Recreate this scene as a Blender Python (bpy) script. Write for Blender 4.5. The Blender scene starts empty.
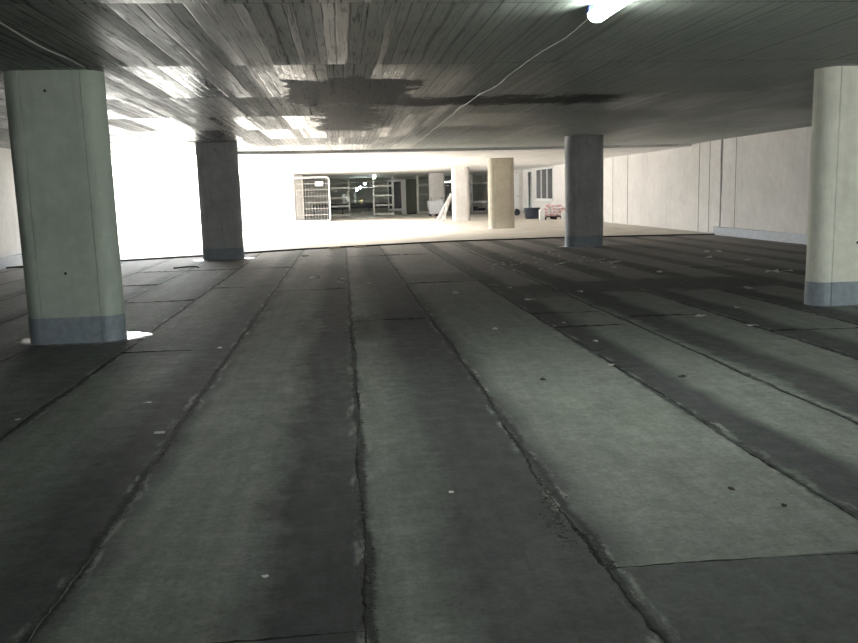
import bpy, bmesh, math, random
from mathutils import Vector, Matrix
random.seed(7)
S = bpy.context.scene
COL = S.collection
PI = math.pi
TAU = 2 * PI

# ---------------------------------------------------------------- node helpers
class G:
    def __init__(s, name):
        s.m = bpy.data.materials.new(name); s.m.use_nodes = True
        s.t = s.m.node_tree; s.t.nodes.clear()
        s.out = s.t.nodes.new('ShaderNodeOutputMaterial')
        s.b = s.t.nodes.new('ShaderNodeBsdfPrincipled')
        s.t.links.new(s.b.outputs[0], s.out.inputs[0])
        s._c = None
    def set(s, inp, v):
        if v is None: return
        if isinstance(v, bpy.types.NodeSocket): s.t.links.new(v, inp)
        else:
            if inp.type == 'RGBA' and not hasattr(v, '__len__'): v = (v, v, v, 1)
            elif inp.type == 'RGBA' and len(v) == 3: v = (*v, 1)
            inp.default_value = v
    def co(s):
        if s._c is None:
            s._c = s.t.nodes.new('ShaderNodeTexCoord').outputs['Object']
        return s._c
    def sep(s):
        n = s.t.nodes.new('ShaderNodeSeparateXYZ'); s.set(n.inputs[0], s.co()); return n.outputs
    def comb(s, x, y, z=0.0):
        n = s.t.nodes.new('ShaderNodeCombineXYZ')
        for i, v in enumerate((x, y, z)): s.set(n.inputs[i], v)
        return n.outputs[0]
    def M(s, op, a, b=None, c=None, clamp=False):
        n = s.t.nodes.new('ShaderNodeMath'); n.operation = op; n.use_clamp = clamp
        for i, v in enumerate((a, b, c)):
            if v is not None: s.set(n.inputs[i], v)
        return n.outputs[0]
    def mapping(s, v, scale=(1, 1, 1), loc=(0, 0, 0)):
        n = s.t.nodes.new('ShaderNodeMapping'); s.set(n.inputs[0], v)
        n.inputs['Scale'].default_value = scale; n.inputs['Location'].default_value = loc
        return n.outputs[0]
    def noise(s, scale=5, detail=3, rough=.5, vec=None, dist=0):
        n = s.t.nodes.new('ShaderNodeTexNoise')
        s.set(n.inputs['Vector'], vec if vec is not None else s.co())
        n.inputs['Scale'].default_value = scale; n.inputs['Detail'].default_value = detail
        n.inputs['Roughness'].default_value = rough; n.inputs['Distortion'].default_value = dist
        return n.outputs[0]
    def white(s, vec):
        n = s.t.nodes.new('ShaderNodeTexWhiteNoise'); n.noise_dimensions = '3D'
        s.set(n.inputs['Vector'], vec); return n.outputs['Value']
    def ramp(s, f, stops, interp='LINEAR'):
        n = s.t.nodes.new('ShaderNodeValToRGB'); s.set(n.inputs[0], f)
        e = n.color_ramp.elements; n.color_ramp.interpolation = interp
        while len(e) < len(stops): e.new(0.5)
        for el, (p, c) in zip(e, sorted(stops, key=lambda q: q[0])):
            el.position = p
            el.color = (c, c, c, 1) if not hasattr(c, '__len__') else (*c[:3], 1)
        return n.outputs[0]
    def smooth(s, v, a, b, lo=0.0, hi=1.0):
        n = s.t.nodes.new('ShaderNodeMapRange'); n.interpolation_type = 'SMOOTHSTEP'
        s.set(n.inputs[0], v)
        n.inputs[1].default_value = a; n.inputs[2].default_value = b
        n.inputs[3].default_value = lo; n.inputs[4].default_value = hi
        return n.outputs[0]
    def mix(s, f, a, b, mode='MIX'):
        n = s.t.nodes.new('ShaderNodeMix'); n.data_type = 'RGBA'; n.blend_type = mode
        s.set(n.inputs[0], f); s.set(n.inputs[6], a); s.set(n.inputs[7], b)
        return n.outputs[2]
    def bump(s, h, strength=.3, dist=.01, normal=None):
        n = s.t.nodes.new('ShaderNodeBump'); s.set(n.inputs['Height'], h)
        n.inputs['Strength'].default_value = strength; n.inputs['Distance'].default_value = dist
        if normal is not None: s.set(n.inputs['Normal'], normal)
        return n.outputs[0]
    def fin(s, color, rough=.7, normal=None, metallic=0.0, spec=None):
        s.set(s.b.inputs['Base Color'], color); s.set(s.b.inputs['Roughness'], rough)
        s.set(s.b.inputs['Metallic'], metallic)
        if normal is not None: s.set(s.b.inputs['Normal'], normal)
        if spec is not None: s.set(s.b.inputs['Specular IOR Level'], spec)
        return s.m

def plain(name, col, rough=.6, metallic=0.0, var=.12, scale=14, bump=.1):
    g = G(name)
    n = g.noise(scale, 4, .6)
    f = g.smooth(n, .3, .7, 1 - var, 1 + var)
    c = g.mix(1.0, (*col, 1), g.comb(f, f, f), 'MULTIPLY')
    return g.fin(c, rough, g.bump(g.noise(scale * 5, 3), bump, .004), metallic)

def concrete(name, base, var=.18, stain=.3, rough=.75, vs=1.0):
    g = G(name)
    n1 = g.noise(1.1 * vs, 5, .6)
    n2 = g.noise(9 * vs, 5, .65)
    streak = g.noise(3, 4, .6, vec=g.mapping(g.co(), (2.5, 2.5, .18)))
    f = g.M('ADD', g.smooth(n1, .3, .7, 1 - var, 1 + var * .6), g.smooth(n2, .3, .75, -.05, .06))
    c = g.mix(1.0, (*base, 1), g.comb(f, f, f), 'MULTIPLY')
    st = g.smooth(streak, .52, .75, 0, stain)
    c = g.mix(st, c, (base[0] * .62, base[1] * .58, base[2] * .48, 1))
    pores = g.smooth(g.noise(120, 2, .5), .68, .76, 0, .35)
    c = g.mix(pores, c, (base[0] * .4, base[1] * .4, base[2] * .38, 1))
    return g.fin(c, rough, g.bump(g.M('ADD', n2, g.M('MULTIPLY', pores, -1)), .25, .006))

# ---------------------------------------------------------------- materials
SEAMS = [-7.6, -6.5, -5.45, -4.4, -3.35, -2.26, -1.15, .04, 1.0, 2.24, 3.14, 4.31, 5.35, 6.4, 7.45, 8.5, 9.55, 10.6]
# dirt bands beside the seams of the roofing sheet: (x0 soft, x0 full, x1 full, x1 soft, strength)
BANDS = [(-7.9, -7.7, -7.6, -7.5, .6), (-5.8, -5.6, -5.45, -5.35, .6), (-4.7, -4.5, -4.4, -4.3, .7),
         (-3.75, -3.5, -3.3, -3.1, .8), (-2.6, -2.35, -2.26, -2.18, .6), (-1.75, -1.4, -1.12, -1.0, .9),
         (-.52, -.3, .05, .1, 1.0), (.2, .5, 1.0, 1.2, 1.0), (2.2, 2.25, 2.52, 2.68, 1.0),
         (3.2, 3.26, 3.62, 3.78, 1.0), (4.27, 4.33, 4.62, 4.75, .95), (5.3, 5.38, 5.7, 5.82, .95),
         (6.35, 6.45, 6.7, 6.9, .85), (7.4, 7.5, 7.75, 7.95, .85), (8.5, 8.55, 8.75, 8.95, .8),
         (9.5, 9.6, 9.85, 10.0, .8)]
# cross joints: (x0, x1, y)
CROSS = [(1.0, 2.24, 3.0), (1.0, 2.24, 13.75), (.04, 1.0, 9.8), (-1.15, .04, 2.7), (-1.15, .04, 13.4), (-2.26, -1.15, 8.35),
         (2.24, 3.14, 9.8), (2.24, 3.14, 8.75), (-3.35, -2.26, 12.6), (-4.4, -1.15, 17.9), (.04, 2.24, 20.3), (3.14, 5.35, 19.6),
         (-2.26, -1.15, 14.2), (3.14, 4.31, 9.2), (4.31, 5.35, 7.9), (2.24, 3.14, 2.1), (5.35, 7.45, 14.5), (-5.45, -3.35, 15.2)]

def floor_material():
    g = G('bitumen_sheet')
    x, y, z = g.sep()
    nl = g.noise(.9, 4, .6)
    nm = g.noise(3.5, 5, .65)
    wx = g.M('ADD', x, g.M('ADD', g.M('MULTIPLY', g.M('SUBTRACT', nl, .5), .3), g.M('MULTIPLY', g.M('SUBTRACT', nm, .5), .22)))
    lo, hi = -8.5, 11.5
    def ramp_half(bands):
        f = g.M('DIVIDE', g.M('SUBTRACT', wx, lo), hi - lo, clamp=True)
        st = []
        for a, b, c, d, k in bands:
            st += [((a - lo) / (hi - lo), 0), ((b - lo) / (hi - lo), k), ((c - lo) / (hi - lo), k), ((d - lo) / (hi - lo), 0)]
        return g.ramp(f, st)
    d = None
    for i in range(0, len(BANDS), 6):
        r = ramp_half(BANDS[i:i + 6])
        d = r if d is None else g.M('MAXIMUM', d, r)
    lv = g.noise(.35, 3, .5, vec=g.mapping(g.co(), (1.6, .5, 1), (3, 1, 0)))
    d = g.M('MULTIPLY', d, g.smooth(lv, .3, .5, .75, 1.0))
    # wide grime patches; the last one paints the cream pillar's shadow over floor stains
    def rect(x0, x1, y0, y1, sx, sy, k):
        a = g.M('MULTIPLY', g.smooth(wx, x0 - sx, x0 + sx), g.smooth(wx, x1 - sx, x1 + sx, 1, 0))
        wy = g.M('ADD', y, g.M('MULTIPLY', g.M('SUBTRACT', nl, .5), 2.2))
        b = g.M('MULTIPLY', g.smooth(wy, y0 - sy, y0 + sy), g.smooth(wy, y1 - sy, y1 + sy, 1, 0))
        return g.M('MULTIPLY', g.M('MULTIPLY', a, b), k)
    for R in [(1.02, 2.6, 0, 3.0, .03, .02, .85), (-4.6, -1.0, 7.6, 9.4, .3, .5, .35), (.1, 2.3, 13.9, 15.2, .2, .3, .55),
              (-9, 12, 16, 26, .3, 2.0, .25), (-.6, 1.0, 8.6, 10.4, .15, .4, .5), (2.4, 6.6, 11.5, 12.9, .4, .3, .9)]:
        if R[0] == 1.02:
            a = g.M('MULTIPLY', g.smooth(x, 1.0, 1.03), g.smooth(x, 2.2, 2.3, 1, 0))
            b = g.smooth(y, 2.995, 3.01, 1, 0)
            r = g.M('MULTIPLY', g.M('MULTIPLY', a, b), .8)
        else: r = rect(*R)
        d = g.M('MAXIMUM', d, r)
    bl = g.smooth(g.noise(1.3, 5, .7, vec=g.mapping(g.co(), (1.3, .55, 1), (9, 4, 0))), .57, .72, 0, .4)
    d = g.M('MAXIMUM', d, bl)
    fine = g.noise(38, 5, .75)
    mid = g.noise(7, 5, .7)
    swirl = g.noise(2.2, 5, .65, dist=1.5)
    light = g.mix(swirl, (.150, .163, .153, 1), (.215, .232, .219, 1))
    light = g.mix(g.smooth(mid, .35, .7, 0, .5), light, (.165, .172, .152, 1))
    dark = g.mix(mid, (.018, .019, .023, 1), (.050, .051, .057, 1))
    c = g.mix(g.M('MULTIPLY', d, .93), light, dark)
    # warm light towards the far floor, painted in as a brown tint
    warm_light = g.smooth(g.M('ADD', y, g.M('MULTIPLY', nl, 3)), 11, 20, 0, .75)
    c = g.mix(warm_light, c, g.mix(d, (.34, .30, .28, 1), (.085, .075, .072, 1)))
    ff = g.smooth(fine, .3, .7, .82, 1.16)
    c = g.mix(1.0, c, g.comb(ff, ff, ff), 'MULTIPLY')
    mot = g.noise(16, 6, .8)
    mm = g.smooth(mot, .36, .66, .88, 1.12)
    c = g.mix(1.0, c, g.comb(mm, mm, mm), 'MULTIPLY')
    streak = g.smooth(g.noise(1, 5, .7, vec=g.mapping(g.co(), (14, .8, 1), (1, 1, 0))), .35, .7, .92, 1.08)
    c = g.mix(1.0, c, g.comb(streak, streak, streak), 'MULTIPLY')
    cloud = g.smooth(g.noise(1, 5, .7, vec=g.mapping(g.co(), (2.6, 1.5, 1), (21, 13, 0))), .32, .68, .92, 1.1)
    c = g.mix(1.0, c, g.comb(cloud, cloud, cloud), 'MULTIPLY')
    pit = g.smooth(g.noise(60, 3, .7), .60, .68, 0, .55)
    c = g.mix(g.M('MULTIPLY', pit, g.smooth(nm, .4, .6)), c, (.03, .03, .03, 1))
    # pale scuffs
    sc = g.smooth(g.noise(2.5, 6, .8, vec=g.mapping(g.co(), (2.2, .35, 1), (2, 8, 0))), .62, .74, 0, .3)
    c = g.mix(sc, c, (.21, .22, .205, 1))
    # grit
    grit = g.smooth(g.noise(95, 2, .5), .73, .77, 0, .5)
    c = g.mix(grit, c, (.3, .3, .28, 1))
    # dark line along every lap joint
    jx = g.M('ADD', x, g.M('MULTIPLY', g.M('SUBTRACT', g.noise(1.7, 5, .75, vec=g.mapping(g.co(), (0, 1, 0))), .5), .14))
    line = None
    for s_ in SEAMS:
        q = g.M('ABSOLUTE', g.M('SUBTRACT', jx, s_))
        line = q if line is None else g.M('MINIMUM', line, q)
    ln = g.smooth(g.M('ADD', line, g.M('MULTIPLY', g.M('SUBTRACT', g.noise(6, 5, .8), .5), .07)), .004, .034, .85, 0)
    c = g.mix(ln, c, (.014, .014, .014, 1))
    pe = g.M('MULTIPLY', g.smooth(line, .015, .03), g.smooth(line, .045, .075, 1, 0))
    pe = g.M('MULTIPLY', pe, g.smooth(g.noise(1, 5, .75, vec=g.mapping(g.co(), (7, 2.2, 1), (33, 5, 0))), .5, .64, 0, .75))
    c = g.mix(pe, c, (.27, .27, .26, 1))
    h = g.M('ADD', g.M('MULTIPLY', fine, .5), g.M('MULTIPLY', mid, .7))
    h = g.M('SUBTRACT', h, g.M('MULTIPLY', ln, .8))
    rough = g.smooth(mid, .3, .7, .62, .85)
    return g.fin(c, rough, g.bump(h, .4, .010), spec=.45)

def ceiling_material():
    g = G('board_marked_concrete')
    x, y, z = g.sep()
    row = g.M('FLOOR', g.M('DIVIDE', g.M('SUBTRACT', y, .56), 2.77))
    rowf = g.M('FRACT', g.M('DIVIDE', g.M('SUBTRACT', y, .56), 2.77))
    wob = g.M('ADD', g.M('MULTIPLY', g.M('SUBTRACT', g.noise(.8, 2, .5), .5), .03), g.M('MULTIPLY', g.M('SUBTRACT', g.noise(3.2, 2, .6, vec=g.comb(x, row)), .5), .34))
    xs = g.M('ADD', g.M('ADD', x, wob), g.M('MULTIPLY', row, .037))
    pl = g.M('DIVIDE', xs, .105)
    pid = g.M('FLOOR', pl); pf = g.M('FRACT', pl)
    pan = g.M('FLOOR', g.M('DIVIDE', g.M('ADD', xs, .12), .63))
    panf = g.M('FRACT', g.M('DIVIDE', g.M('ADD', xs, .12), .63))
    wp = g.white(g.comb(pan, row, 1.0))
    wk = g.white(g.comb(pid, row, 5.0))
    grain = g.noise(1, 6, .75, vec=g.mapping(g.co(), (44, 4.0, 1)))
    grain2 = g.noise(1, 6, .75, vec=g.mapping(g.co(), (9, 2.2, 1), (4, 4, 0)))
    big = g.noise(.5, 4, .6)
    # smear of dark patching coat
    nn = g.noise(1.6, 6, .75, vec=g.mapping(g.co(), (1, .7, 1), (5, 0, 0)))
    dx = g.M('MULTIPLY', g.M('SUBTRACT', nn, .5), 1.3)
    xa = g.M('ADD', x, dx)
    ya = g.M('ADD', y, g.M('MULTIPLY', dx, 1.6))
    def rect(x0, x1, y0, y1, s1=.05, s2=.15):
        return g.M('MULTIPLY', g.M('MULTIPLY', g.smooth(xa, x0 - s1, x0 + s1), g.smooth(xa, x1 - s1, x1 + s1, 1, 0)),
                   g.M('MULTIPLY', g.smooth(ya, y0 - s2, y0 + s2), g.smooth(ya, y1 - s2, y1 + s2, 1, 0)))
    sm = g.M('MAXIMUM', rect(-.62, 1.0, 10.0, 12.9), g.M('MAXIMUM', rect(-.4, .7, 12.6, 18.0, .1, .5), rect(.6, 4.2, 11.9, 13.1, .3, .2)))
    sm = g.M('MULTIPLY', sm, .95)
    f = g.M('ADD', g.M('MULTIPLY', wp, .28), g.M('ADD', g.M('MULTIPLY', wk, .22), g.M('MULTIPLY', grain, .5)))
    f = g.M('ADD', f, g.M('MULTIPLY', g.M('SUBTRACT', big, .5), .5))
    knots = g.smooth(g.noise(1, 4, .65, vec=g.mapping(g.co(), (26, 2.0, 1), (2, 9, 0))), .56, .70, 0, .7)
    scratch = g.smooth(g.noise(1, 3, .6, vec=g.mapping(g.co(), (60, 1.3, 1), (7, 2, 0))), .56, .68)
    f = g.M('SUBTRACT', f, g.M('MULTIPLY', g.M('MAXIMUM', knots, scratch), .36))
    right = g.smooth(g.M('ADD', x, g.M('MULTIPLY', nn, 1.5)), .6, 2.6)
    c = g.mix(g.smooth(f, .25, .8), (.10, .108, .10, 1), (.36, .375, .35, 1))
    c = g.mix(g.M('MULTIPLY', right, .75), c, g.mix(f, (.36, .40, .37, 1), (.54, .58, .54, 1)))  # right half lighter and greener: lamp light painted into the ceiling colour
    gap = g.M('MAXIMUM', g.smooth(pf, .0, .13, 1, 0), g.smooth(pf, .90, 1.0, 0, 1))
    gap = g.M('MULTIPLY', gap, g.smooth(g.noise(1, 4, .7, vec=g.mapping(g.co(), (6, .7, 1), (1, 7, 0))), .30, .44))
    gap = g.M('MULTIPLY', gap, g.M('MULTIPLY', g.M('SUBTRACT', 1.0, sm), g.M('SUBTRACT', 1.0, g.M('MULTIPLY', right, .6))))
    c = g.mix(g.M('MULTIPLY', gap, .95), c, (.03, .03, .028, 1))
    joint = g.M('MAXIMUM', g.smooth(rowf, 0, .008, 1, 0), g.smooth(rowf, .994, 1, 0, 1))
    pjoint = g.M('MAXIMUM', g.smooth(panf, 0, .02, 1, 0), g.smooth(panf, .98, 1, 0, 1))
    joint = g.M('MAXIMUM', joint, g.M('MULTIPLY', pjoint, .6))
    c = g.mix(g.M('MULTIPLY', joint, .7), c, (.03, .03, .028, 1))
    c = g.mix(sm, c, (.04, .048, .048, 1))
    # rougher on the right hand side, along the same mask
    right = g.smooth(g.M('ADD', x, g.M('MULTIPLY', nn, 1.5)), .6, 2.6)
    r = g.M('ADD', g.M('MULTIPLY', wp, .40), g.M('MULTIPLY', grain, .45))
    r = g.M('ADD', r, g.M('MULTIPLY', wk, .25))
    r = g.M('ADD', r, g.M('MULTIPLY', g.M('SUBTRACT', grain2, .5), .25))
    r = g.smooth(r, .25, .85, .2, .62)
    r = g.M('ADD', r, g.M('MULTIPLY', g.M('MAXIMUM', knots, scratch), .22))
    r = g.M('ADD', r, g.smooth(g.M('ADD', y, g.M('MULTIPLY', big, .6)), 10.2, 8.6, 0, .12))
    r = g.M('ADD', r, g.M('MULTIPLY', right, .12))
    r = g.M('MAXIMUM', r, g.M('MULTIPLY', sm, .62))
    h = g.M('ADD', g.M('MULTIPLY', wk, .4), g.M('MULTIPLY', grain, .7))
    h = g.M('SUBTRACT', h, g.M('MULTIPLY', gap, .8)); h = g.M('SUBTRACT', h, joint)
    sp = g.M('ADD', g.M('MULTIPLY', sm, -.35), g.M('SUBTRACT', .47, g.M('MULTIPLY', g.M('MAXIMUM', gap, g.M('MULTIPLY', knots, .7)), .4)))
    return g.fin(c, r, g.bump(h, .4, .006), spec=sp)

MAT = {
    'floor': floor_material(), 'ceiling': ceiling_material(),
    'ceiling_far': concrete('pale_ceiling_concrete', (.78, .77, .76), .1, .1, .6),
    'far_floor': concrete('sandy_screed', (.60, .56, .50), .12, .2, .6),
    'pillar': concrete('pillar_concrete', (.46, .52, .455), .10, .22, .62),  # left pillar's copy; its dimmer greenish light is put into the colour
    'pillar_cream': concrete('cream_pillar_concrete', (.74, .74, .65), .08, .25, .62),
    'kerb': plain('pale_blue_kerb_paint', (.42, .45, .50), .5, var=.1),
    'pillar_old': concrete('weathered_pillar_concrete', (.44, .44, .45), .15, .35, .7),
    'pillar_warm': concrete('warm_pillar_concrete', (.42, .385, .31), .1, .2, .7),
    'band': plain('grey_blue_floor_paint', (.25, .285, .32), .35, var=.12),
    'groove': plain('dark_joint', (.04, .04, .035), .9),
    'wall': concrete('cast_wall_concrete', (.66, .635, .615), .08, .28, .75, .6),
    'white_wall': concrete('white_rendered_wall', (.85, .85, .84), .04, .04, .8),
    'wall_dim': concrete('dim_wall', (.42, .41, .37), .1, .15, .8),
    'joint': plain('wall_joint_shadow_gap', (.16, .14, .12), .9),
    'screed': plain('pale_wet_screed', (.34, .33, .34), .18, var=.3, scale=9, bump=.3),
    'seam': plain('torched_bitumen', (.016, .016, .016), .95, var=.6, scale=22, bump=.8),
    'seam_pale': plain('dusty_bitumen', (.06, .062, .058), .95, var=.5, scale=22, bump=.8),
    'paper': plain('white_paper', (.62, .62, .58), .8),
    'white': plain('white_paint', (.75, .75, .75), .5, var=.05),
    'galv': plain('galvanised_steel', (.55, .55, .54), .45, .3),
    'steel_dark': plain('dull_grey_steel', (.13, .13, .125), .5, .3),
    'black': plain('black_plastic', (.015, .016, .02), .45),
    'blue_black': plain('dark_blue_plastic', (.03, .04, .06), .4),
    'blue': plain('blue_plastic', (.04, .06, .35), .4),
    'wood': plain('pale_timber', (.38, .29, .18), .7),
    'dark_wood': plain('dark_timber', (.04, .034, .03), .8),
    'bag': plain('white_woven_bag', (.66, .67, .70), .8, var=.12, scale=10, bump=.6),
    'pink': plain('pink_printed_bag', (.70, .36, .38), .6, var=.3, scale=8),
    'bagwhite': plain('white_printed_bag', (.68, .62, .62), .6, var=.1, scale=8),
    'cable': plain('white_cable', (.5, .5, .48), .5),
    'dark_cable': plain('grey_cable', (.30, .32, .30), .5),
    'cap': plain('grey_lamp_cap', (.42, .43, .42), .4),
    'green_board': plain('dull_green_board', (.10, .11, .085), .7),
    'brown': plain('brown_litter', (.035, .028, .02), .9),
}
def emis(name, col, s):
    g = G(name); g.fin((.8, .8, .8, 1), .4)
    g.set(g.b.inputs['Emission Color'], (*col, 1)); g.b.inputs['Emission Strength'].default_value = s
    return g.m
LAMP_S = 82
MAT['lamp'] = emis('glowing_diffuser', (.93, 1.0, .90), LAMP_S)
MAT['lamp_far'] = emis('glowing_small_lamp', (.85, 1.0, .95), 70)
gg = G('dark_window_glass'); gg.fin((.02, .025, .035, 1), .08); MAT['glass'] = gg.m

# ---------------------------------------------------------------- mesh helpers
def obj(name, bm, mat, parent=None, smooth=False, loc=None):
    me = bpy.data.meshes.new(name); bm.normal_update(); bm.to_mesh(me); bm.free()
    for m in (mat if isinstance(mat, (list, tuple)) else [mat]):
        me.materials.append(MAT[m])
    if smooth:
        me.polygons.foreach_set('use_smooth', [True] * len(me.polygons))
    o = bpy.data.objects.new(name, me); COL.objects.link(o)
    if loc: o.location = loc
    if parent: o.parent = parent
    return o
def tag(o, label, cat, group=None, kind=None):
    o['label'] = label; o['category'] = cat
    if group: o['group'] = group
    if kind: o['kind'] = kind
    return o
def thing(name, label, cat, loc, rz=0, group=None):
    o = bpy.data.objects.new(name, None); COL.objects.link(o)
    o.location = loc; o.rotation_euler = (0, 0, rz); o.empty_display_size = .2
    return tag(o, label, cat, group)
def struct(o):
    o['kind'] = 'structure'; return o
def box(bm, x0, x1, y0, y1, z0, z1, bevel=0):
    r = bmesh.ops.create_cube(bm, size=1.0, matrix=Matrix.Translation(((x0 + x1) / 2, (y0 + y1) / 2, (z0 + z1) / 2)) @
                              Matrix.Diagonal((abs(x1 - x0), abs(y1 - y0), abs(z1 - z0), 1)))
    if bevel:
        es = list({e for v in r['verts'] for e in v.link_edges})
        bmesh.ops.bevel(bm, geom=es, offset=bevel, segments=2, affect='EDGES', profile=.7)
    return r['verts']
def B(*a, **k):
    bm = bmesh.new(); box(bm, *a, **k); return bm
def tube(bm, pts, r, n=8, closed=False):
    pts = [Vector(p) for p in pts]; rings = []
    for i, p in enumerate(pts):
        a = pts[i - 1] if i else p; b = pts[i + 1] if i < len(pts) - 1 else p
        if closed: a = pts[i - 1]; b = pts[(i + 1) % len(pts)]
        d = (b - a).normalized()
        up = Vector((0, 0, 1)) if abs(d.z) < .9 else Vector((0, 1, 0))
        u = d.cross(up).normalized(); v = d.cross(u)
        rr = r[i] if hasattr(r, '__len__') else r
        rings.append([bm.verts.new(p + (u * math.cos(k * TAU / n) + v * math.sin(k * TAU / n)) * rr) for k in range(n)])
    m = len(rings)
    for i in range(m if closed else m - 1):
        a, b = rings[i], rings[(i + 1) % m]
        for k in range(n): bm.faces.new((a[k], a[(k + 1) % n], b[(k + 1) % n], b[k]))
    if not closed:
        bm.faces.new(rings[0]); bm.faces.new(rings[-1][::-1])
def prism(bm, prof, z0, z1):
    lo = [bm.verts.new((p[0], p[1], z0)) for p in prof]; hi = [bm.verts.new((p[0], p[1], z1)) for p in prof]
    n = len(prof)
    for i in range(n): bm.faces.new((lo[i], lo[(i + 1) % n], hi[(i + 1) % n], hi[i]))
    bm.faces.new(hi); bm.faces.new(lo[::-1])

def copy_tree(o, parent=None):
    c = o.copy(); COL.objects.link(c); c.parent = parent
    for ch in list(o.children): copy_tree(ch, c)
    return c

# ---------------------------------------------------------------- the room
def zc(x): return 2.845 - .003 * (x + 3)
XL, XR, YB = -8.15, 11.2, -5.0
EDGE = [(XL, 20.4), (-3.6, 22.35), (-1.2, 23.6), (3.0, 24.9), (6.6, 24.9), (XR, 23.9)]

bm = bmesh.new()
vs = [bm.verts.new((x, y, 0)) for x, y in [(XL, YB), (XR, YB)] + EDGE[::-1]]
bm.faces.new(vs)
r = bmesh.ops.extrude_face_region(bm, geom=bm.faces[:])
for v in r['geom']:
    if isinstance(v, bmesh.types.BMVert): v.co.z = -.2
bmesh.ops.recalc_face_normals(bm, faces=bm.faces[:])
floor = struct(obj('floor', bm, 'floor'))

# raised lap joints, built as irregular low ridges
def ridge(pts, w, h, seed):
    rnd = random.Random(seed); bm = bmesh.new(); prev = None
    for i, (x, y, nx, ny) in enumerate(pts):
        lf = .7 + .5 * math.sin(i * .21 + seed) * math.sin(i * .067 + seed * 2); ww = w * rnd.uniform(.5, 1.2) * lf; hh = h * rnd.uniform(.2, 1.2) * lf
        j = rnd.uniform(-.35, .35) * w
        prof = [(-1, -.002), (-.45, .55 * hh), (0, hh), (.3, .8 * hh), (.4, .25 * hh), (1, -.002)]
        cur = [bm.verts.new((x + nx * (a * ww + j), y + ny * (a * ww + j), z)) for a, z in prof]
        if prev:
            for k in range(5): bm.faces.new((prev[k], prev[k + 1], cur[k + 1], cur[k]))
        prev = cur
    bmesh.ops.recalc_face_normals(bm, faces=bm.faces[:])
    return bm
for si, sx in enumerate(SEAMS):
    rnd = random.Random(100 + si)
    y = 1.2 + (abs(sx) * .9 if abs(sx) > 2 else 0); pts = []; drift = 0
    ymax = (20.3 if sx < -4 else 21.9 if sx < -1.5 else 23.7)
    ph = rnd.uniform(0, 6)
    while y < ymax:
        drift = .015 * math.sin(y * .9 + ph) + .012 * math.sin(y * 3.1 + ph * 2)
        if sx == 1.0 and 3.3 < y < 4.6: drift -= .045 * math.sin((y - 3.3) / 1.3 * PI)
        pts.append((sx + drift, y, 1, 0)); y += .035 if y < 7 else .08
    o = obj('lap_joint', ridge(pts, .013 if sx != 1.0 else .02, .007, si), 'seam' if rnd.random() < .7 or sx in (.04, 1.0) else 'seam_pale', floor)
for ci, (x0, x1, y) in enumerate(CROSS):
    rnd = random.Random(300 + ci); pts = []; x = x0
    ph = rnd.uniform(0, 6)
    while x < x1:
        pts.append((x, y + .03 * math.sin(x * 3 + ph) * (1 if y > 4 else .4) - .02 * (x - x0), 0, 1)); x += .03 if y < 5 else .06
    obj('cross_joint', ridge(pts, .009 if y < 4 else .025, .006 if y < 4 else .012, 50 + ci), 'seam', floor)
# crumbled lumps of bitumen on the joint
rnd = random.Random(5)
bm = bmesh.new()
for k in range(620):
    if k < 420:
        cx, cy, sx_, sy_ = rnd.choice([(.93, 3.72, .018, .07), (.90, 3.50, .026, .05), (.97, 3.95, .02, .06), (.93, 3.32, .03, .04), (1.0, 3.15, .012, .1)])
        x = cx + rnd.gauss(0, sx_); y = cy + rnd.gauss(0, sy_); s = rnd.uniform(.003, .009)
    elif k < 470: x = .04 + rnd.gauss(0, .012); y = rnd.uniform(2.5, 3.4); s = rnd.uniform(.003, .008)
    else: x = rnd.choice([.04, .04, 1.0, -1.15, 2.24]) + rnd.gauss(0, .02); y = rnd.uniform(3, 14); s = rnd.uniform(.004, .012)
    bmesh.ops.create_icosphere(bm, subdivisions=1, radius=s, matrix=Matrix.Translation((x, y, s * .1)) @ Matrix.Diagonal((rnd.uniform(.7, 1.6), rnd.uniform(.7, 1.6), .5, 1)))
o = obj('bitumen_crumbs', bm, 'seam_pale', floor); o['kind'] = 'stuff'

# main ceiling
CE = [(XL, 24.2), (-1, 25.6), (XR, 25.9)]
def slab(name, pts, dz, th, mat):
    bm = bmesh.new()
    lo = [bm.verts.new((x, y, zc(x) + dz)) for x, y in pts]; hi = [bm.verts.new((x, y, zc(x) + dz + th)) for x, y in pts]
    n = len(pts)
    for i in range(n): bm.faces.new((lo[i], lo[(i + 1) % n], hi[(i + 1) % n], hi[i]))
    bm.faces.new(lo[::-1]); bm.faces.new(hi)
    bmesh.ops.recalc_face_normals(bm, faces=bm.faces[:])
    return struct(obj(name, bm, mat))
slab('ceiling', [(XL, YB), (XR, YB)] + CE[::-1], 0, .4, 'ceiling')
OX = -4.2      # right-hand edge of the open light well
YW = 47.2      # the white cross wall
slab('ceiling', [(OX, 24.99), (-1, 25.63), (XR, 25.93), (XR, 51.2), (XR, 66), (-9, 66), (-9, YW), (-8, YW), (-8, 43.2), (OX, 43.2)], -.08, .4, 'ceiling_far')  # roof strip before the white wall added to keep sun off the fence

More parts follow.
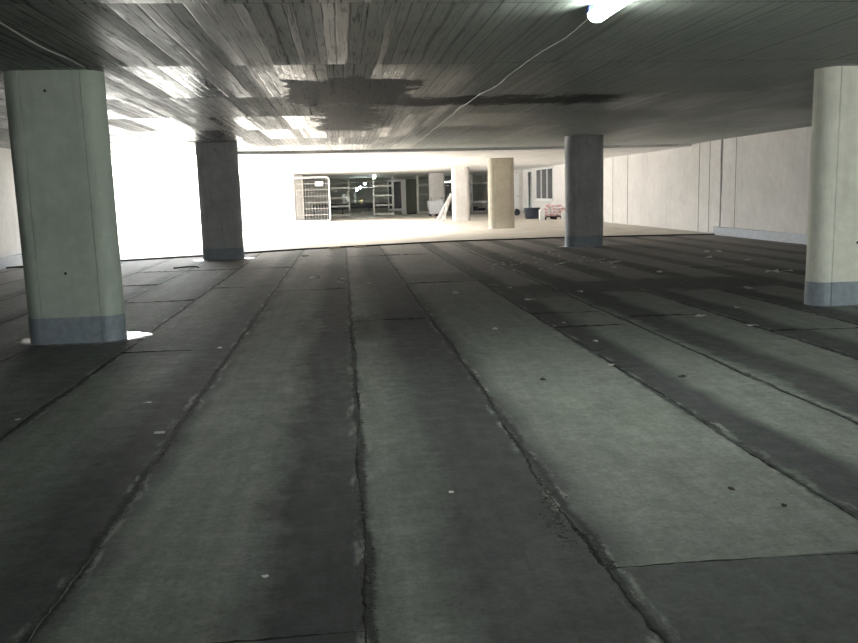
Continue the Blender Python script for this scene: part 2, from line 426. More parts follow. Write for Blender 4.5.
# far floor, a few centimetres higher
bm = bmesh.new()
pts = [(XL - 22, 20.4)] + EDGE + [(XR, 66), (XL - 22, 66)]
lo = [bm.verts.new((x, y + .02, -.2)) for x, y in pts]; hi = [bm.verts.new((x, y + .02, .035)) for x, y in pts]
n = len(pts)
for i in range(n): bm.faces.new((lo[i], lo[(i + 1) % n], hi[(i + 1) % n], hi[i]))
bm.faces.new(hi); bm.faces.new(lo[::-1]); bmesh.ops.recalc_face_normals(bm, faces=bm.faces[:])
struct(obj('floor', bm, 'far_floor'))
bm = bmesh.new()
for (a, b) in zip(EDGE[:-1], EDGE[1:]):
    A = Vector((*a, 0)); Bv = Vector((*b, 0)); d = (Bv - A).normalized(); nn = Vector((d.y, -d.x, 0)) * .03
    q = [A + nn, Bv + nn, Bv - nn * .8, A - nn * .8]
    v0 = [bm.verts.new((p.x, p.y, 0)) for p in q]; v1 = [bm.verts.new((p.x, p.y, .040)) for p in q]
    for i in range(4): bm.faces.new((v0[i], v0[(i + 1) % 4], v1[(i + 1) % 4], v1[i]))
    bm.faces.new(v1); bm.faces.new(v0[::-1])
bmesh.ops.recalc_face_normals(bm, faces=bm.faces[:])
struct(obj('trim_1', bm, 'groove'))

# walls
W1 = .3
struct(obj('wall_left', B(XL - W1, XL, YB, 27.0, 0, 3.2), 'wall'))
bm = bmesh.new()
box(bm, XL - W1, 4.5, YB - W1, YB, 0, 3.2); box(bm, 4.5, 10.2, YB - W1, YB, 2.5, 3.2); box(bm, 10.2, XR + W1, YB - W1, YB, 0, 3.2)  # unseen opening added to let in cool sky fill
struct(obj('wall_behind', bm, 'wall'))
struct(obj('ground', B(-12, 20, -22, YB, -.3, -.02), 'far_floor'))
# right wall with window and door openings
wr = bmesh.new()
WIN = (43.5, 47.5, .92, 2.66); DOR = (48.3, 49.4, .035, 2.55)
box(wr, XR, XR + W1, YB, WIN[0], 0, 3.2)
box(wr, XR, XR + W1, WIN[0], WIN[1], 0, WIN[2]); box(wr, XR, XR + W1, WIN[0], WIN[1], WIN[3], 3.2)
box(wr, XR, XR + W1, WIN[1], DOR[0], 0, 3.2); box(wr, XR, XR + W1, DOR[0], DOR[1], DOR[3], 3.2)
box(wr, XR, XR + W1, DOR[1], 66, 0, 3.2)
struct(obj('wall_right', wr, 'wall'))
k = 2
for yj, z0, z1, w in [(25.3, .04, 2.8, .035), (24.55, .04, 2.8, .03), (31.9, .04, 2.8, .05), (33.7, .04, 2.8, .035), (34.9, .04, 2.8, .04), (22.85, .22, 2.8, .025), (14.2, .22, 2.8, .03), (17.6, .22, 2.8, .02), (38.4, .04, 2.8, .04)]:
    struct(obj('trim_%d' % k, B(XR - .004, XR + .01, yj - w / 2, yj + w / 2, z0, z1), 'joint')); k += 1
# recessed-looking board beside the expansion joint and the raised strip
struct(obj('trim_%d' % k, B(XR - .05, XR + .01, 23.72, 24.12, 1.25, 2.8), 'wall')); k += 1
struct(obj('trim_%d' % k, B(XR - .03, XR + .01, 23.74, 24.10, .22, 1.24), 'wall')); k += 1
struct(obj('baseboard_right', B(XR - .10, XR, YB, 24.0, 0, .24, bevel=.01), 'kerb'))
struct(obj('baseboard_left', B(XL, XL + .16, YB, 27.0, 0, .26, bevel=.01), 'kerb'))
# light well on the left, white walls, open to the sky
struct(obj('wall_back_left', B(-30, -2.66, YW, YW + .3, 0, zc(-3) - .08), 'white_wall'))
struct(obj('wall_back_left', B(-30, OX, YW + .01, YW + .3, zc(-3) - .08, 6.5), 'white_wall'))
struct(obj('wall_far_left', B(-30.3, -30, 20, YW, 0, 2.2), 'white_wall'))
struct(obj('wall_side_left', B(-30, XL - W1, 20.1, 20.4, 0, 3.2), 'white_wall'))
# dim back room
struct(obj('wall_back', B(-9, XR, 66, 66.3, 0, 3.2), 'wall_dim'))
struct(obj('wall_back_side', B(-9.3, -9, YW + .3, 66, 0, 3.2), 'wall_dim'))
struct(obj('wall_back_right', B(9.15, XR, 51.0, 51.25, 0, 2.72), 'wall'))
# room beyond the door and window
rb = bmesh.new()
box(rb, XR + 4, XR + 4.2, 42, 52, 0, 3.2); box(rb, XR + W1, XR + 4, 42, 42.2, 0, 3.2); box(rb, XR + W1, XR + 4, 51.8, 52, 0, 3.2)
box(rb, XR + W1, XR + 4, 42, 52, 3.0, 3.2); box(rb, XR + W1, XR + 4, 42, 52, -.1, .03)
struct(obj('wall_store_room', rb, 'steel_dark'))
# window
fr = bmesh.new(); y0, y1, z0, z1 = WIN
for a, b in ((y0, y0 + .09), (y1 - .09, y1)): box(fr, XR - .03, XR + .1, a, b, z0, z1)
for a, b in ((z0, z0 + .07), (z1 - .07, z1)): box(fr, XR - .03, XR + .1, y0, y1, a, b)
for ym in (y0 + 1.35, y0 + 2.7): box(fr, XR - .03, XR + .08, ym - .05, ym + .05, z0, z1)
wn = struct(obj('window_1', fr, 'white'))
obj('window_pane', B(XR + .02, XR + .035, y0 + .05, y1 - .05, z0 + .05, z1 - .05), 'glass', wn)
obj('window_sill', B(XR - .12, XR, y0 - .05, y1 + .05, z0 - .06, z0), 'white', wn)
# door frame, door standing open inward
fr = bmesh.new(); y0, y1, z0, z1 = DOR
for a, b in ((y0 - .12, y0), (y1, y1 + .1)): box(fr, XR - .04, XR + .1, a, b, z0, z1 + .08)
box(fr, XR - .04, XR + .1, y0, y1, z1, z1 + .08)
dd = struct(obj('door_1', fr, 'white'))
obj('door_leaf', B(XR + .3, XR + 1.3, y1 - .06, y1 - .01, z0 + .01, z1 - .01), 'black', dd)
# pale door in the cross wall
dd = struct(obj('door_2', B(10.2, 10.95, 50.95, 51.0, .035, 2.5), 'white'))
obj('door_handle', B(10.84, 10.90, 50.89, 50.95, 1.1, 1.14), 'black', dd)
# pier at the end of the white wall
struct(obj('wall_pier', B(-2.95, -2.28, 50, 50.4, .035, 2.76), 'wall'))

# ---------------------------------------------------------------- pillars
def stadium(w, r, groove=.02):
    """flat faces towards -Y / +Y, round ends; shallow groove where flat meets round"""
    a = w / 2 - r; P = []
    def arc(cx, t0, t1):
        for i in range(17):
            t = t0 + (t1 - t0) * i / 16; P.append((cx + r * math.cos(t), r * math.sin(t)))
    def gr(cx, s, d):
        P.append((cx - d * groove, s * r)); P.append((cx - d * groove * .5, s * (r - .014)))
    arc(a, -PI / 2, PI / 2); P.append((a - .004, r - .014)); P.append((a - .012, r))
    P.append((-a + .012, r)); P.append((-a + .004, r - .014)); arc(-a, PI / 2, 3 * PI / 2)
    P.append((-a + .004, -r + .014)); P.append((-a + .012, -r)); P.append((a - .012, -r)); P.append((a - .004, -r + .014))
    return P
def pillar(x, y, label, mat='pillar', w=1.0, r=.19, z0=0, band=.29, collar=None, holes=((0, 2.64), (0, .76)), rz=0):
    t = thing('concrete_pillar', label, 'pillar', (x, y, z0), rz, 'round-ended concrete pillars')
    H = zc(x) - z0 - (.08 if y > 25 else 0)
    bm = bmesh.new(); prism(bm, stadium(w, r), band if band else 0, H)
    obj('shaft', bm, mat, t)
    if band:
        bm = bmesh.new(); prism(bm, stadium(w + .008, r + .004), 0, band)
        obj('painted_base', bm, 'band', t)
    if collar:
        rnd = random.Random(int(x * 10 + y * 7)); bm = bmesh.new(); c0 = bm.verts.new((0, collar[2], .008)); ring = []
        for i in range(40):
            a = i * TAU / 40; k = 1 + rnd.uniform(-.07, .07)
            ring.append(bm.verts.new((math.cos(a) * collar[0] * k, collar[2] + math.sin(a) * collar[1] * k, .001)))
        mid = [bm.verts.new((v.co.x * .93, collar[2] + (v.co.y - collar[2]) * .93, .008)) for v in ring]
        for i in range(40):
            j = (i + 1) % 40
            bm.faces.new((ring[i], ring[j], mid[j], mid[i])); bm.faces.new((mid[i], mid[j], c0))
        o = obj('screed_collar', bm, 'screed', t)
        o['label'] = 'pale shiny screed collar'
    for hx, hz in holes:
        bm = bmesh.new()
        bmesh.ops.create_cone(bm, cap_ends=True, segments=14, radius1=.016, radius2=.012, depth=.012,
                              matrix=Matrix.Translation((hx, -r - .0035, hz)) @ Matrix.Rotation(PI / 2, 4, 'X'))
        obj('tie_hole', bm, 'groove', t)
    return t
pillar(-2.93, 9.25, 'large pale green-grey concrete pillar at the left, blue-grey painted foot', collar=(.72, .42, .14), holes=((-.05, 2.64), (-.02, .76)))
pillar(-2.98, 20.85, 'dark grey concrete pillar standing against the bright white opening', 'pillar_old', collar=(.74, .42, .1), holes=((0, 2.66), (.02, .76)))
pillar(6.15, 9.56, 'cream concrete pillar cut by the right edge of the picture', 'pillar_cream', w=1.0, collar=None, holes=((.0, .76),))
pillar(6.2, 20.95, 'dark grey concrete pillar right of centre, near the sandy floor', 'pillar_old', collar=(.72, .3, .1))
pillar(6.14, 31.9, 'yellowish bare concrete pillar on the sandy floor, no painted foot', 'pillar_warm', w=1.02, z0=.035, band=0, holes=((0, .80),))
pillar(6.0, 42.0, 'pale pillar with the white trestle leaning on it', 'wall', w=.9, z0=.035, band=0, holes=())
pillar(6.15, 53.8, 'small far pillar behind the white bulk bag', 'wall', w=1.05, z0=.035, band=0, holes=())

# ---------------------------------------------------------------- lamps
def batten(x, y0, y1, label):
    z = zc(x); t = thing('strip_light', label, 'ceiling light', (x, (y0 + y1) / 2, z), 0, 'fluorescent strip lights')
    L = (y1 - y0) / 2
    obj('housing', B(-.05, .05, -L, L, -.05, -.002, bevel=.008), 'white', t)
    bm = bmesh.new(); pr = []
    for i in range(13):
        a = PI + i * PI / 12; pr.append((.068 * math.cos(a), -.055 + .055 * math.sin(a)))
    A = [bm.verts.new((p[0], -L + .02, p[1])) for p in pr]; Bv = [bm.verts.new((p[0], L - .02, p[1])) for p in pr]
    for i in range(12): bm.faces.new((A[i], A[i + 1], Bv[i + 1], Bv[i]))
    bm.faces.new((A[0], Bv[0], Bv[-1], A[-1])); bm.faces.new(A); bm.faces.new(Bv[::-1])
    bmesh.ops.recalc_face_normals(bm, faces=bm.faces[:])
    obj('diffuser', bm, 'lamp', t)
    for s in (-1, 1):
        bm = bmesh.new()
        prism(bm, [(p[0] * 1.04, p[1] * 1.02) for p in pr] + [(.055, -.004), (-.055, -.004)], s * L - .02, s * L + .012)
        bmesh.ops.transform(bm, matrix=Matrix(((1, 0, 0, 0), (0, 0, 1, 0), (0, 1, 0, 0), (0, 0, 0, 1))), verts=bm.verts[:])
        bmesh.ops.recalc_face_normals(bm, faces=bm.faces[:])
        obj('end_cap', bm, 'cap', t)
    obj('bracket', B(-.085, -.045, L - .10, L - .02, -.05, -.002), 'blue', t)
    return t
batten(1.95, 4.75, 6.28, 'lit strip light on the ceiling at the top of the picture')
batten(8.6, 4.3, 5.8, 'lit strip light on the ceiling outside the right edge')
batten(2.03, -2.6, -1.1, 'lit strip light on the ceiling behind the camera')
for lx, ly in [(2.4, 46.9)]:
    t = thing('globe_lamp', 'bright round lamp on the far ceiling above the racks', 'ceiling light', (2.15, 55.0, zc(2.15) - .08), 0, 'far lamps')
    bm = bmesh.new(); bmesh.ops.create_uvsphere(bm, u_segments=16, v_segments=10, radius=.1, matrix=Matrix.Translation((0, 0, -.13)))
    obj('glass_globe', bm, 'lamp_far', t, True)
    obj('base', B(-.05, .05, -.05, .05, -.05, 0), 'white', t)
for px_, z_, lab in [(1.72, 2.28, 'small far greenish lamp, highest of three hanging in the dim room'), (1.36, 2.02, 'small far greenish lamp, middle of three hanging in the dim room'), (1.12, 1.86, 'small far greenish lamp, lowest of three hanging in the dim room')]:
    t = thing('pendant_lamp', lab, 'ceiling light', (px_, 62.0, z_), 0, 'far lamps')
    bm = bmesh.new(); bmesh.ops.create_uvsphere(bm, u_segments=14, v_segments=8, radius=.085)
    obj('bulb', bm, 'lamp_far', t, True)
    bm = bmesh.new(); tube(bm, [(0, 0, .07), (0, 0, zc(1) - .08 - z_)], .012, 6); obj('cord', bm, 'black', t)
t = thing('strip_light', 'far lit strip light seen between the pale pillars', 'ceiling light', (7.75, 61, zc(7.7) - .08), 0, 'far lamps')
obj('housing', B(-.35, .35, -.06, .06, -.5, -.38), 'white', t)
obj('tube', B(-.33, .33, -.05, .05, -.53, -.5), 'lamp_far', t)
for s in (-.3, .3):
    bm = bmesh.new(); tube(bm, [(s, 0, -.38), (s, 0, 0)], .01, 6); obj('hanger', bm, 'steel_dark', t)

# cables on the ceiling
def cable(name, pts, r, mat, label):
    bm = bmesh.new(); out = []; rnd = random.Random(3)
    for i in range(len(pts) - 1):
        a, b = pts[i], pts[i + 1]; n = max(2, int(abs(b[1] - a[1]) / .18))
        for k in range(n):
            f = k / n; x = a[0] + (b[0] - a[0]) * f; y = a[1] + (b[1] - a[1]) * f
            x += .012 * math.sin(y * 3.1) + .01 * math.sin(y * 1.3)
            out.append((x, y, zc(x) - r - .002 - .012 * abs(math.sin(y * 1.9))))
    bmesh_pts = out; tube(bm, bmesh_pts, r, 6)
    return tag(obj(name, bm, mat), label, 'cable')
cable('ceiling_cable', [(1.95, 6.3), (2.03, 7.4), (1.97, 8.7), (2.0, 10.1), (1.93, 12.5), (1.97, 16.2), (2.02, 20), (2.1, 25.2)], .006, 'cable', 'white cable clipped along the ceiling from the strip light')
cable('ceiling_cable', [(-2.45, 3.0), (-2.48, 6.6), (-2.5, 9.02)], .008, 'dark_cable', 'thin pale cable on the ceiling leading to the left pillar')

# ---------------------------------------------------------------- far things
ZF = .035
def fence(x, y, w, h, rz, label, sign=False, wire='galv', wr=.007):
    t = thing('mesh_fence_panel', label, 'fence panel', (x, y, ZF), rz, 'temporary mesh fence panels')
    bm = bmesh.new(); r = .035; c = .15
    P = []
    for cx, cz, a0 in ((w - c, c, -PI / 2), (w - c, h - c, 0), (c, h - c, PI / 2), (c, c, PI)):
        for i in range(5):
            a = a0 + i * PI / 8; P.append((cx + c * math.cos(a), 0, .06 + cz + c * math.sin(a)))
    tube(bm, P, r, 8, True); obj('tube_frame', bm, 'white', t)
    bm = bmesh.new()
    n = int(w / .155)
    for i in range(1, n): tube(bm, [(i * w / n, 0, .09), (i * w / n, 0, h + .03)], wr, 5)
    for i in range(1, 7): tube(bm, [(.03, .0, .06 + i * h / 7), (w - .03, .0, .06 + i * h / 7)], wr, 5)
    obj('wire_mesh', bm, wire, t)
    for s in (.25, w - .25):
        obj('foot', B(s - .11, s + .11, -.3, .3, 0, .09, bevel=.02), 'wall', t)
    if sign: obj('sign_plate', B(w * .62, w * .83, -.03, -.012, h - .42, h - .18), 'white', t)
    return t
fence(-2.68, 47.0, 1.98, 2.42, 0, 'white tubular mesh fence panel beside the dark racks', True)
fence(-7.15, 37.6, 2.85, 2.42, 0, 'mesh fence panel in the glare behind the dark left pillar', wire='black', wr=.012)

def rack(x, y, w, h, shelves, label, d=.7):
    t = thing('steel_rack', label, 'rack', (x, y, ZF), 0, 'empty steel racks along the dim back room')
    for sx in (0, w):
        for sy in (0, d):
            obj('post', B(sx - .045, sx + .045, sy - .04, sy + .04, 0, h), 'galv', t)
    for z in shelves:
        for sy in (0, d): obj('beam', B(.04, w - .04, sy - .025, sy + .025, z - .05, z + .05), 'galv', t)
    for sx in (0, w):
        bm = bmesh.new()
        for i in range(5):
            a, b = (.2 + i * .45, .2 + (i + 1) * .45)
            if b > h: break
            tube(bm, [(sx, (0 if i % 2 else d), a), (sx, (d if i % 2 else 0), b)], .015, 5)
        obj('brace', bm, 'steel_dark', t)
    return t
rack(-.92, 56.0, 1.38, 2.62, (.12, .72, 1.27, 1.92), 'grey steel rack right behind the mesh fence panel')
rack(2.12, 56.0, 1.30, 2.62, (.12, .72, 1.35, 2.0), 'grey steel rack in the middle of the dim back room')
rack(5.15, 56.5, 1.0, 2.62, (.12, 1.35, 2.0), 'grey steel rack beside the far pillar and white bag')
rack(8.62, 55.0, 1.25, 2.62, (.10, .75, 2.0), 'grey steel rack seen between the pale and yellowish pillars')
# white-framed panel and dark cabinet beside it
t = thing('glazed_panel', 'dark glazed panel in a white frame between two steel racks', 'glazed panel', (3.55, 58.0, ZF))
bm = bmesh.new()
box(bm, .55, .88, -.03, .03, 0.0, 2.4); box(bm, -.3, .55, -.03, .03, .28, .42); box(bm, -.3, .55, -.03, .03, 2.28, 2.4); box(bm, -.38, -.3, -.03, .03, 0, 2.4)
obj('frame', bm, 'white', t)
obj('pane', B(-.3, .55, -.01, .01, .42, 2.28), 'glass', t)
t = thing('tall_cabinet', 'tall dark green-grey cabinet left of the far white bag', 'cabinet', (4.9, 58.4, ZF))
obj('body', B(-.38, .38, 0, .5, .08, 2.45, bevel=.01), 'green_board', t)
obj('door', B(-.36, -.005, -.025, 0, .12, 2.42), 'green_board', t)
obj('door', B(.005, .36, -.025, 0, .12, 2.42), 'green_board', t)
obj('plinth', B(-.36, .36, .02, .48, 0, .08), 'black', t)
t = thing('workbench', 'long low black-topped bench along the dim back wall', 'bench', (1.6, 63.2, ZF))
obj('bench_top', B(-3.9, 2.6, -.35, .35, .42, .82), 'black', t)
for sx in (-3.7, -1.6, .4, 2.4): obj('leg', B(sx - .05, sx + .05, -.3, .3, 0, .42), 'steel_dark', t)
def cabinet_panel(x, w, h, lab, mat, lean=.08, y=63.15):
    o = obj('board', B(-w / 2, w / 2, -.03, .03, 0, h), mat, None, False, (x, y, ZF + .823)); o.rotation_euler = (-lean * 0, lean, 0)
    return tag(o, lab, 'board', 'boards stood up on the bench')
cabinet_panel(.13, .22, .72, 'narrow white board standing tilted on the black bench', 'white', 0)
cabinet_panel(.40, .26, .70, 'grey board standing between the white boards on the bench', 'wall', 0)
cabinet_panel(.98, .17, .82, 'narrow upright white board, rightmost on the black bench', 'white', 0)
tag(obj('carton', B(-.12, .12, -.12, .12, 0, .36), 'wood', None, False, (1.42, 62.9, ZF + .82)), 'small brown carton standing on the black bench', 'box')
tag(obj('bottle_can', B(-.10, .10, -.1, .1, 0, .2, bevel=.03), 'white', None, False, (2.35, 62.9, ZF + .82)), 'small white can at the right of the black bench', 'can')
# pipes under the dim ceiling
for zz, yy, lab in [(2.35, 60.0, 'upper grey pipe running across the dim back room'), (2.0, 62.4, 'lower grey pipe running across the dim back room')]:
    t = thing('pipe', lab, 'pipe', (0, yy, zz), 0, 'pipes in the dim back room')
    bm = bmesh.new(); tube(bm, [(-8.9, 0, 0), (9, 0, 0)], .035, 8); obj('tube', bm, 'galv', t)
    for sx in (-6, -2, 3, 7):
        bm = bmesh.new(); tube(bm, [(sx, 0, .02), (sx, 0, zc(sx) - .08 - zz)], .01, 5); obj('hanger', bm, 'steel_dark', t)
# pallet / crates low in the racks
for i, (x, y, w, h, lab, m) in enumerate([(8.95, 56.6, .5, .42, 'dark crate on the floor behind the rack between the pillars', 'blue_black'), (9.5, 56.7, .45, .3, 'low black crate, right of the dark crate behind the rack', 'black'),
                                     (1.7, 59.5, .8, .26, 'low pale crate on the dim floor between two racks', 'wall')]):
    t = thing('crate', lab, 'crate', (x, y, ZF), 0, 'crates in the dim back room')
    bm = bmesh.new(); box(bm, -w / 2, w / 2, -.25, .25, 0, .05)
    for a in (-1, 1):
        box(bm, a * w / 2 - .015, a * w / 2 + .015, -.25, .25, .05, h); box(bm, -w / 2, w / 2, a * .25 - .015, a * .25 + .015, .05, h)
    obj('shell', bm, m, t)
    obj('rim', B(-w / 2 - .03, w / 2 + .03, -.29, -.26, h - .06, h), m, t)

# bulk bag
t = thing('bulk_bag', 'big white woven bulk bag on a pallet by the far pillar', 'bag', (5.9, 52.2, ZF))
bm = bmesh.new()
bmesh.ops.create_cube(bm, size=1.0, matrix=Matrix.Translation((0, 0, .56)) @ Matrix.Diagonal((.92, .9, .86, 1)))
bmesh.ops.subdivide_edges(bm, edges=bm.edges[:], cuts=7, use_grid_fill=True)
rnd = random.Random(11)
for v in bm.verts:
    zz = (v.co.z - .13) / .86; k = 1 + .13 * math.sin(PI * min(1, max(0, zz))) + rnd.uniform(-.02, .02)
    v.co.x *= k; v.co.y *= k
    v.co.x += .05 * math.sin(v.co.z * 5); v.co.z += .05 * math.sin(v.co.x * 5) * zz
obj('sack', bm, 'bag', t, True)
for sx in (-.38, .38):
    bm = bmesh.new(); tube(bm, [(sx, -.38, .95), (sx * .9, -.36, 1.12), (sx * .8, -.1, 1.14), (sx * .9, .1, .97)], .018, 6); obj('lifting_loop', bm, 'steel_dark', t)
bm = bmesh.new()
for sx in (-.42, 0, .42): box(bm, sx - .05, sx + .05, -.45, .45, 0, .1)
box(bm, -.48, .48, -.45, .45, .1, .13); obj('pallet', bm, 'dark_wood', t)
# leaning plank (A-shaped pair of boards)
o = thing('leaning_trestle', 'white wooden trestle leaning against the pale far pillar', 'trestle', (5.18, 41.3, ZF))
def bar(bm, a, b, w, d):
    a, b = Vector(a), Vector(b); dd = (b - a); L = dd.length
    q = dd.to_track_quat('Z', 'Y').to_matrix().to_4x4()
    bmesh.ops.create_cube(bm, size=1, matrix=Matrix.Translation((a + b) / 2) @ q @ Matrix.Diagonal((w, d, L, 1)))
bm = bmesh.new(); bar(bm, (-.52, -.15, .02), (.28, .2, 1.36), .05, .12); obj('plank', bm, 'white', o)
bm = bmesh.new(); bar(bm, (-.22, .05, .02), (.30, .28, 1.36), .05, .10); obj('plank', bm, 'white', o)
bm = bmesh.new(); bar(bm, (-.35, -.07, .32), (-.10, .1, .36), .05, .05); obj('rung', bm, 'white', o); bm = bmesh.new(); bar(bm, (-.07, .04, .78), (.10, .17, .8), .05, .05); obj('rung', bm, 'white', o)
tag(obj('paint_pot', B(-.09, .09, -.09, .09, 0, .24, bevel=.03), 'white', None, False, (5.52, 45.2, ZF)), 'little white pot behind the leaning trestle', 'pot')

# tub by the right wall
t = thing('plastic_tub', 'dark blue round tub beside the printed sacks', 'tub', (9.6, 41.6, ZF))
bm = bmesh.new(); pr = [(0, .02), (.33, .0), (.36, .1), (.40, .5), (.43, .52), (.43, .55), (.39, .55), (.36, .5), (.33, .12), (0, .1)]
rings = []
for rr, z in pr:
    rings.append([bm.verts.new((rr * math.cos(i * TAU / 28), rr * math.sin(i * TAU / 28), z)) for i in range(28)] if rr else [bm.verts.new((0, 0, z))])
for a, b in zip(rings[:-1], rings[1:]):
    for i in range(28):
        j = (i + 1) % 28
        if len(a) == 1: bm.faces.new((a[0], b[j], b[i]))
        elif len(b) == 1: bm.faces.new((a[i], a[j], b[0]))
        else: bm.faces.new((a[i], a[j], b[j], b[i]))
bmesh.ops.recalc_face_normals(bm, faces=bm.faces[:])
obj('shell', bm, 'blue_black', t, True)
bm = bmesh.new(); tube(bm, [(-.40, 0, .45), (-.47, 0, .38), (-.40, 0, .31)], .015, 6); obj('handle', bm, 'black', t)
# pallet of sacks
t = thing('pallet', 'dark timber pallet under the printed sacks', 'pallet', (10.25, 39.8, ZF))
bm = bmesh.new()
for i in range(5): box(bm, -.6, .6, -.4 + i * .2 - .07, -.4 + i * .2 + .07, .12, .145)
obj('deck', bm, 'dark_wood', t)
for sx in (-.52, 0, .52): obj('bearer', B(sx - .05, sx + .05, -.45, .45, 0, .12), 'dark_wood', t)
def sack(x, y, z, rz, mat, lab):
    bm = bmesh.new()
    bmesh.ops.create_cube(bm, size=1, matrix=Matrix.Diagonal((.385, .32, .13, 1)))
    bmesh.ops.subdivide_edges(bm, edges=bm.edges[:], cuts=4, use_grid_fill=True)
    for v in bm.verts:
        e = 1 - (abs(v.co.x) / .193) ** 3 * .55; v.co.z *= e; v.co.z += .012 * math.sin(v.co.x * 18 + x * 9)
    r = obj('cement_sack', bm, mat, None, True, (x, y, z + .07)); r.rotation_euler = (0, 0, rz)
    tag(r, lab, 'sack', 'printed sacks on the dark pallet')
    o2 = obj('print_panel', B(-.09, .09, -.166, -.158, -.03, .03), 'pink' if mat == 'bagwhite' else 'bagwhite', r)
zz = ZF + .145
names = ['bottom left', 'bottom middle', 'bottom right']
WHERE = {3: ['left', 'middle', 'right'], 2: ['left', 'right']}
LAYER = ['bottom', 'second', 'third', 'top']
for lv, n_ in enumerate((3, 3, 3, 2)):
    for i in range(n_):
        xx = 10.2 + (i - (n_ - 1) / 2) * .41 + .02 * (lv % 2)
        mat = 'pink' if (lv * 3 + i) % 4 == 1 else 'bagwhite'
        lab = '%s sack in the %s layer on the dark pallet, the %s one' % ('pink printed' if mat == 'pink' else 'white, faintly pink-printed', LAYER[lv], WHERE[n_][i])
        sack(xx, 39.62, zz + lv * .145 + .006, .03 * (i - lv), mat, lab)
tag(obj('plastic_canister', B(-.13, .13, -.1, .1, 0, .5, bevel=.03), 'white', None, False, (9.45, 38.9, ZF)), 'white canister standing between the dark tub and the sacks', 'canister')
tag(obj('plastic_canister', B(-.13, .13, -.1, .1, 0, .42, bevel=.03), 'white', None, False, (10.55, 38.9, ZF)), 'white canister in front of the sacks, next to the dark pillar', 'canister')
# rubbish bag
bm = bmesh.new(); bmesh.ops.create_icosphere(bm, subdivisions=3, radius=.17)
rnd = random.Random(2)
for v in bm.verts:
    v.co *= 1 + .1 * math.sin(v.co.x * 20) * math.cos(v.co.z * 17); v.co.z *= 1.25
    if v.co.z < -.18: v.co.z = -.18
o = obj('rubbish_bag', bm, 'black', None, True, (10.1, 47.6, ZF + .18)); tag(o, 'black rubbish bag on the floor by the pale far door', 'bag')
# two timber battens on the floor edge
for i, (x, y, lab) in enumerate([(-.28, 23.75, 'short pale timber batten at the floor edge, the left one'), (.45, 23.95, 'short pale timber batten at the floor edge, the right one')]):
    o = obj('timber_batten', B(-.17, .17, -.05, .05, 0, .03, bevel=.004), 'wood', None, False, (x, y - .12, .0)); o.rotation_euler = (0, 0, .2)
    tag(o, lab, 'batten', 'timber battens at the floor edge')
# dark bent strip
bm = bmesh.new(); tube(bm, [(-.25, -.05, .015), (0, 0, .03), (.2, .06, .025), (.27, .0, .02), (.30, -.12, .012)], .018, 6)
tag(obj('bent_strip', bm, 'dark_wood', None, False, (-3.5, 18.6, 0)), 'dark bent strip of debris lying before the dark left pillar', 'debris')

# ---------------------------------------------------------------- litter
def scrap(x, y, s, mat, label, seed, group=None, kind='paper_scrap', cat='litter'):
    rnd = random.Random(seed); bm = bmesh.new(); n = 7
    c = bm.verts.new((0, 0, s * .22)); ring = []
    for i in range(n):
        a = i * TAU / n; r_ = s * rnd.uniform(.6, 1.1); ring.append(bm.verts.new((r_ * math.cos(a) * 1.3, r_ * math.sin(a), rnd.choice((.001, .001, .3 * s)))))
    for i in range(n): bm.faces.new((c, ring[i], ring[(i + 1) % n]))
    r = bmesh.ops.extrude_face_region(bm, geom=bm.faces[:])
    for v in r['geom']:
        if isinstance(v, bmesh.types.BMVert): v.co.z += .004
    bmesh.ops.recalc_face_normals(bm, faces=bm.faces[:])
    o = obj(kind, bm, mat, None, False, (x, y, 0.001)); o.rotation_euler = (0, 0, rnd.uniform(0, 6))
    tag(o, label, cat, group)
tag(obj('cigarette_end', B(-.035, .035, -.006, .006, 0, .012, bevel=.003), 'paper', None, False, (-1.25, 5.35, 0)), 'white straight stub lying beside the left lap joint', 'litter')
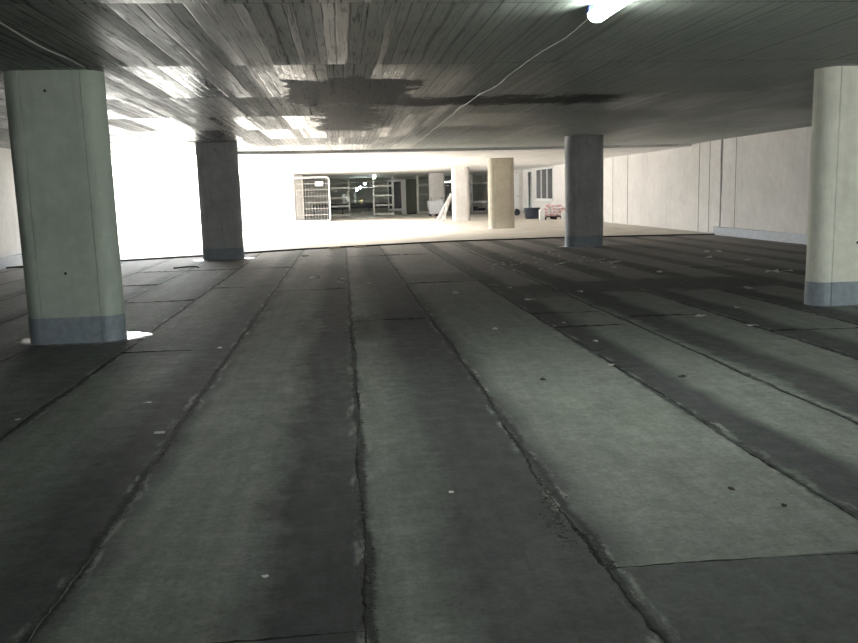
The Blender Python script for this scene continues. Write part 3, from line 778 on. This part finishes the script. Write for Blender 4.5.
LIT = [(-1.52, 6.2, .025, 'pale scrap between the left lap joint and the left pillar'),
       (-2.34, 5.9, .02, 'tiny white scrap near the left edge of the floor'),
       (-.58, 15.3, .09, 'white crumpled scrap on the far left strip, before the floor edge'),
       (-.10, 14.25, .06, 'white scrap left of the middle joint, the nearer of two'),
       (-.06, 14.9, .05, 'white scrap left of the middle joint, the farther of two'),
       (.39, 14.0, .05, 'bright white scrap just right of the middle joint far off'),
       (1.62, 12.15, .08, 'flat pale scrap in the middle of the wide light strip'),
       (2.36, 12.9, .10, 'large flat white scrap in the painted shadow right of centre'),
       (2.52, 12.5, .04, 'small white scrap just before the painted shadow right of centre'),
       (1.6, 8.8, .03, 'small white speck on the light strip right of centre'),
       (2.51, 11.05, .06, 'white scrap on the joint at the start of the dark band'),
       (3.4, 11.7, .05, 'pale scrap below the crumb cluster right of centre'),
       (2.43, 9.0, .02, 'small pale speck near the short cross joint'),
       (2.43, 7.8, .025, 'pale scrap on the dark band of the right joint'),
       (2.22, 6.7, .022, 'pale flake lying on the right lap joint'),
       (5.52, 14.0, .06, 'pale scrap between the two right pillars, nearest one'),
       (8.13, 17.9, .09, 'white scrap before the right wall, the left of a pair'),
       (8.35, 17.8, .09, 'white scrap before the right wall, the right of a pair'),
       (7.55, 16.5, .09, 'flat white scrap nearer than the pair by the right wall'),
       (7.95, 15.6, .08, 'white scrap by itself left of the cream pillar'),
       (7.2, 13.25, .13, 'big pale scrap left of the cream pillar, left half'),
       (7.5, 13.3, .09, 'pale scrap touching the big one left of the cream pillar'),
       (4.75, 9.55, .035, 'small white speck before the cream pillar'),
       (4.07, 9.05, .05, 'pale flake on the strip left of the cream pillar'),
       (4.28, 8.25, .05, 'pale flake nearer on the strip left of the cream pillar'),
       (5.78, 11.3, .08, 'pale scrap behind the painted shadow by the cream pillar'),
       (.48, 3.95, .014, 'tiny white speck on the dark foreground band'),
       (-.37, 3.15, .014, 'tiny pale speck at the bottom left of the middle joint'),
       (-5.3, 20.0, .10, 'pale scrap far left near the floor edge'),
       (-1.3, 8.4, .02, 'pale fleck beside the left lap joint, farther off'),
       (5.35, 16.1, .09, 'white scrap right of the crumb cluster, in the middle'),
       (5.55, 16.3, .07, 'white scrap right of the crumb cluster, at the right'),
       (5.05, 15.1, .07, 'white scrap right of the crumb cluster, the nearest')]
for i, (x, y, s, lab) in enumerate(LIT): scrap(x, y, s, 'paper', lab, i)
DK = [(1.53, 6.3, .028, 'small dark leaf in the middle of the light strip'),
      (2.62, 6.15, .035, 'curled dark leaf right of the light strip'),
      (1.86, 3.75, .018, 'dark crumb on the near light strip, the left one'),
      (2.0, 3.5, .016, 'dark crumb on the near light strip, the right one'),
      (-.97, 20.9, .09, 'dark chip near the floor edge left of the middle joint')]
for i, (x, y, s, lab) in enumerate(DK): scrap(x, y, s, 'brown', lab, 60 + i, None, 'dead_leaf')
rnd = random.Random(21)
for i in range(46):
    if i < 30: x = 3.6 + rnd.gauss(0, .75); y = 16.6 + rnd.gauss(0, 1.0)
    else: x = 4.9 + rnd.gauss(0, .35); y = 17.2 + rnd.gauss(0, .9)
    scrap(x, y, rnd.uniform(.018, .045), 'paper', 'tiny white paper crumb in the scattered cluster before the dark right pillar', 90 + i, 'paper crumbs before the dark right pillar', 'paper_crumb')

# ---------------------------------------------------------------- light
w = bpy.data.worlds.new('sky'); S.world = w; w.use_nodes = True
w.node_tree.nodes['Background'].inputs[0].default_value = (.92, .98, 1.0, 1)
w.node_tree.nodes['Background'].inputs[1].default_value = 12.0
sd = bpy.data.lights.new('sun', 'SUN'); sd.energy = 55; sd.angle = math.radians(22); sd.color = (1, .98, .95)
so = bpy.data.objects.new('sun', sd); COL.objects.link(so)
so.rotation_euler = Vector((.62, .27, -.28)).to_track_quat('-Z', 'Y').to_euler()

# ---------------------------------------------------------------- camera
cd = bpy.data.cameras.new('camera'); cam = bpy.data.objects.new('camera', cd); COL.objects.link(cam)
R = Matrix(((0.9942030442753041, 0.04361707503947193, -0.0982743991012843),
            (-0.10379620701464225, 0.1509220711189913, -0.9830813170122438),
            (-0.028047355723685757, 0.9875829480171046, 0.15457446950500534)))
cam.matrix_world = Matrix.Translation((0, 0, 1.5)) @ R.to_4x4()
cd.sensor_fit = 'HORIZONTAL'; cd.sensor_width = 36; cd.lens = 824 / 858 * 36
cd.clip_end = 300; cd.clip_start = .05
S.camera = cam
S.view_settings.view_transform = 'Standard'; S.view_settings.look = 'None'
S.view_settings.gamma = 1; S.view_settings.use_curve_mapping = False
S.view_settings.exposure = 0
S.cycles.max_bounces = 10; S.cycles.diffuse_bounces = 6
S.cycles.use_denoising = True
S.cycles.sample_clamp_indirect = 12
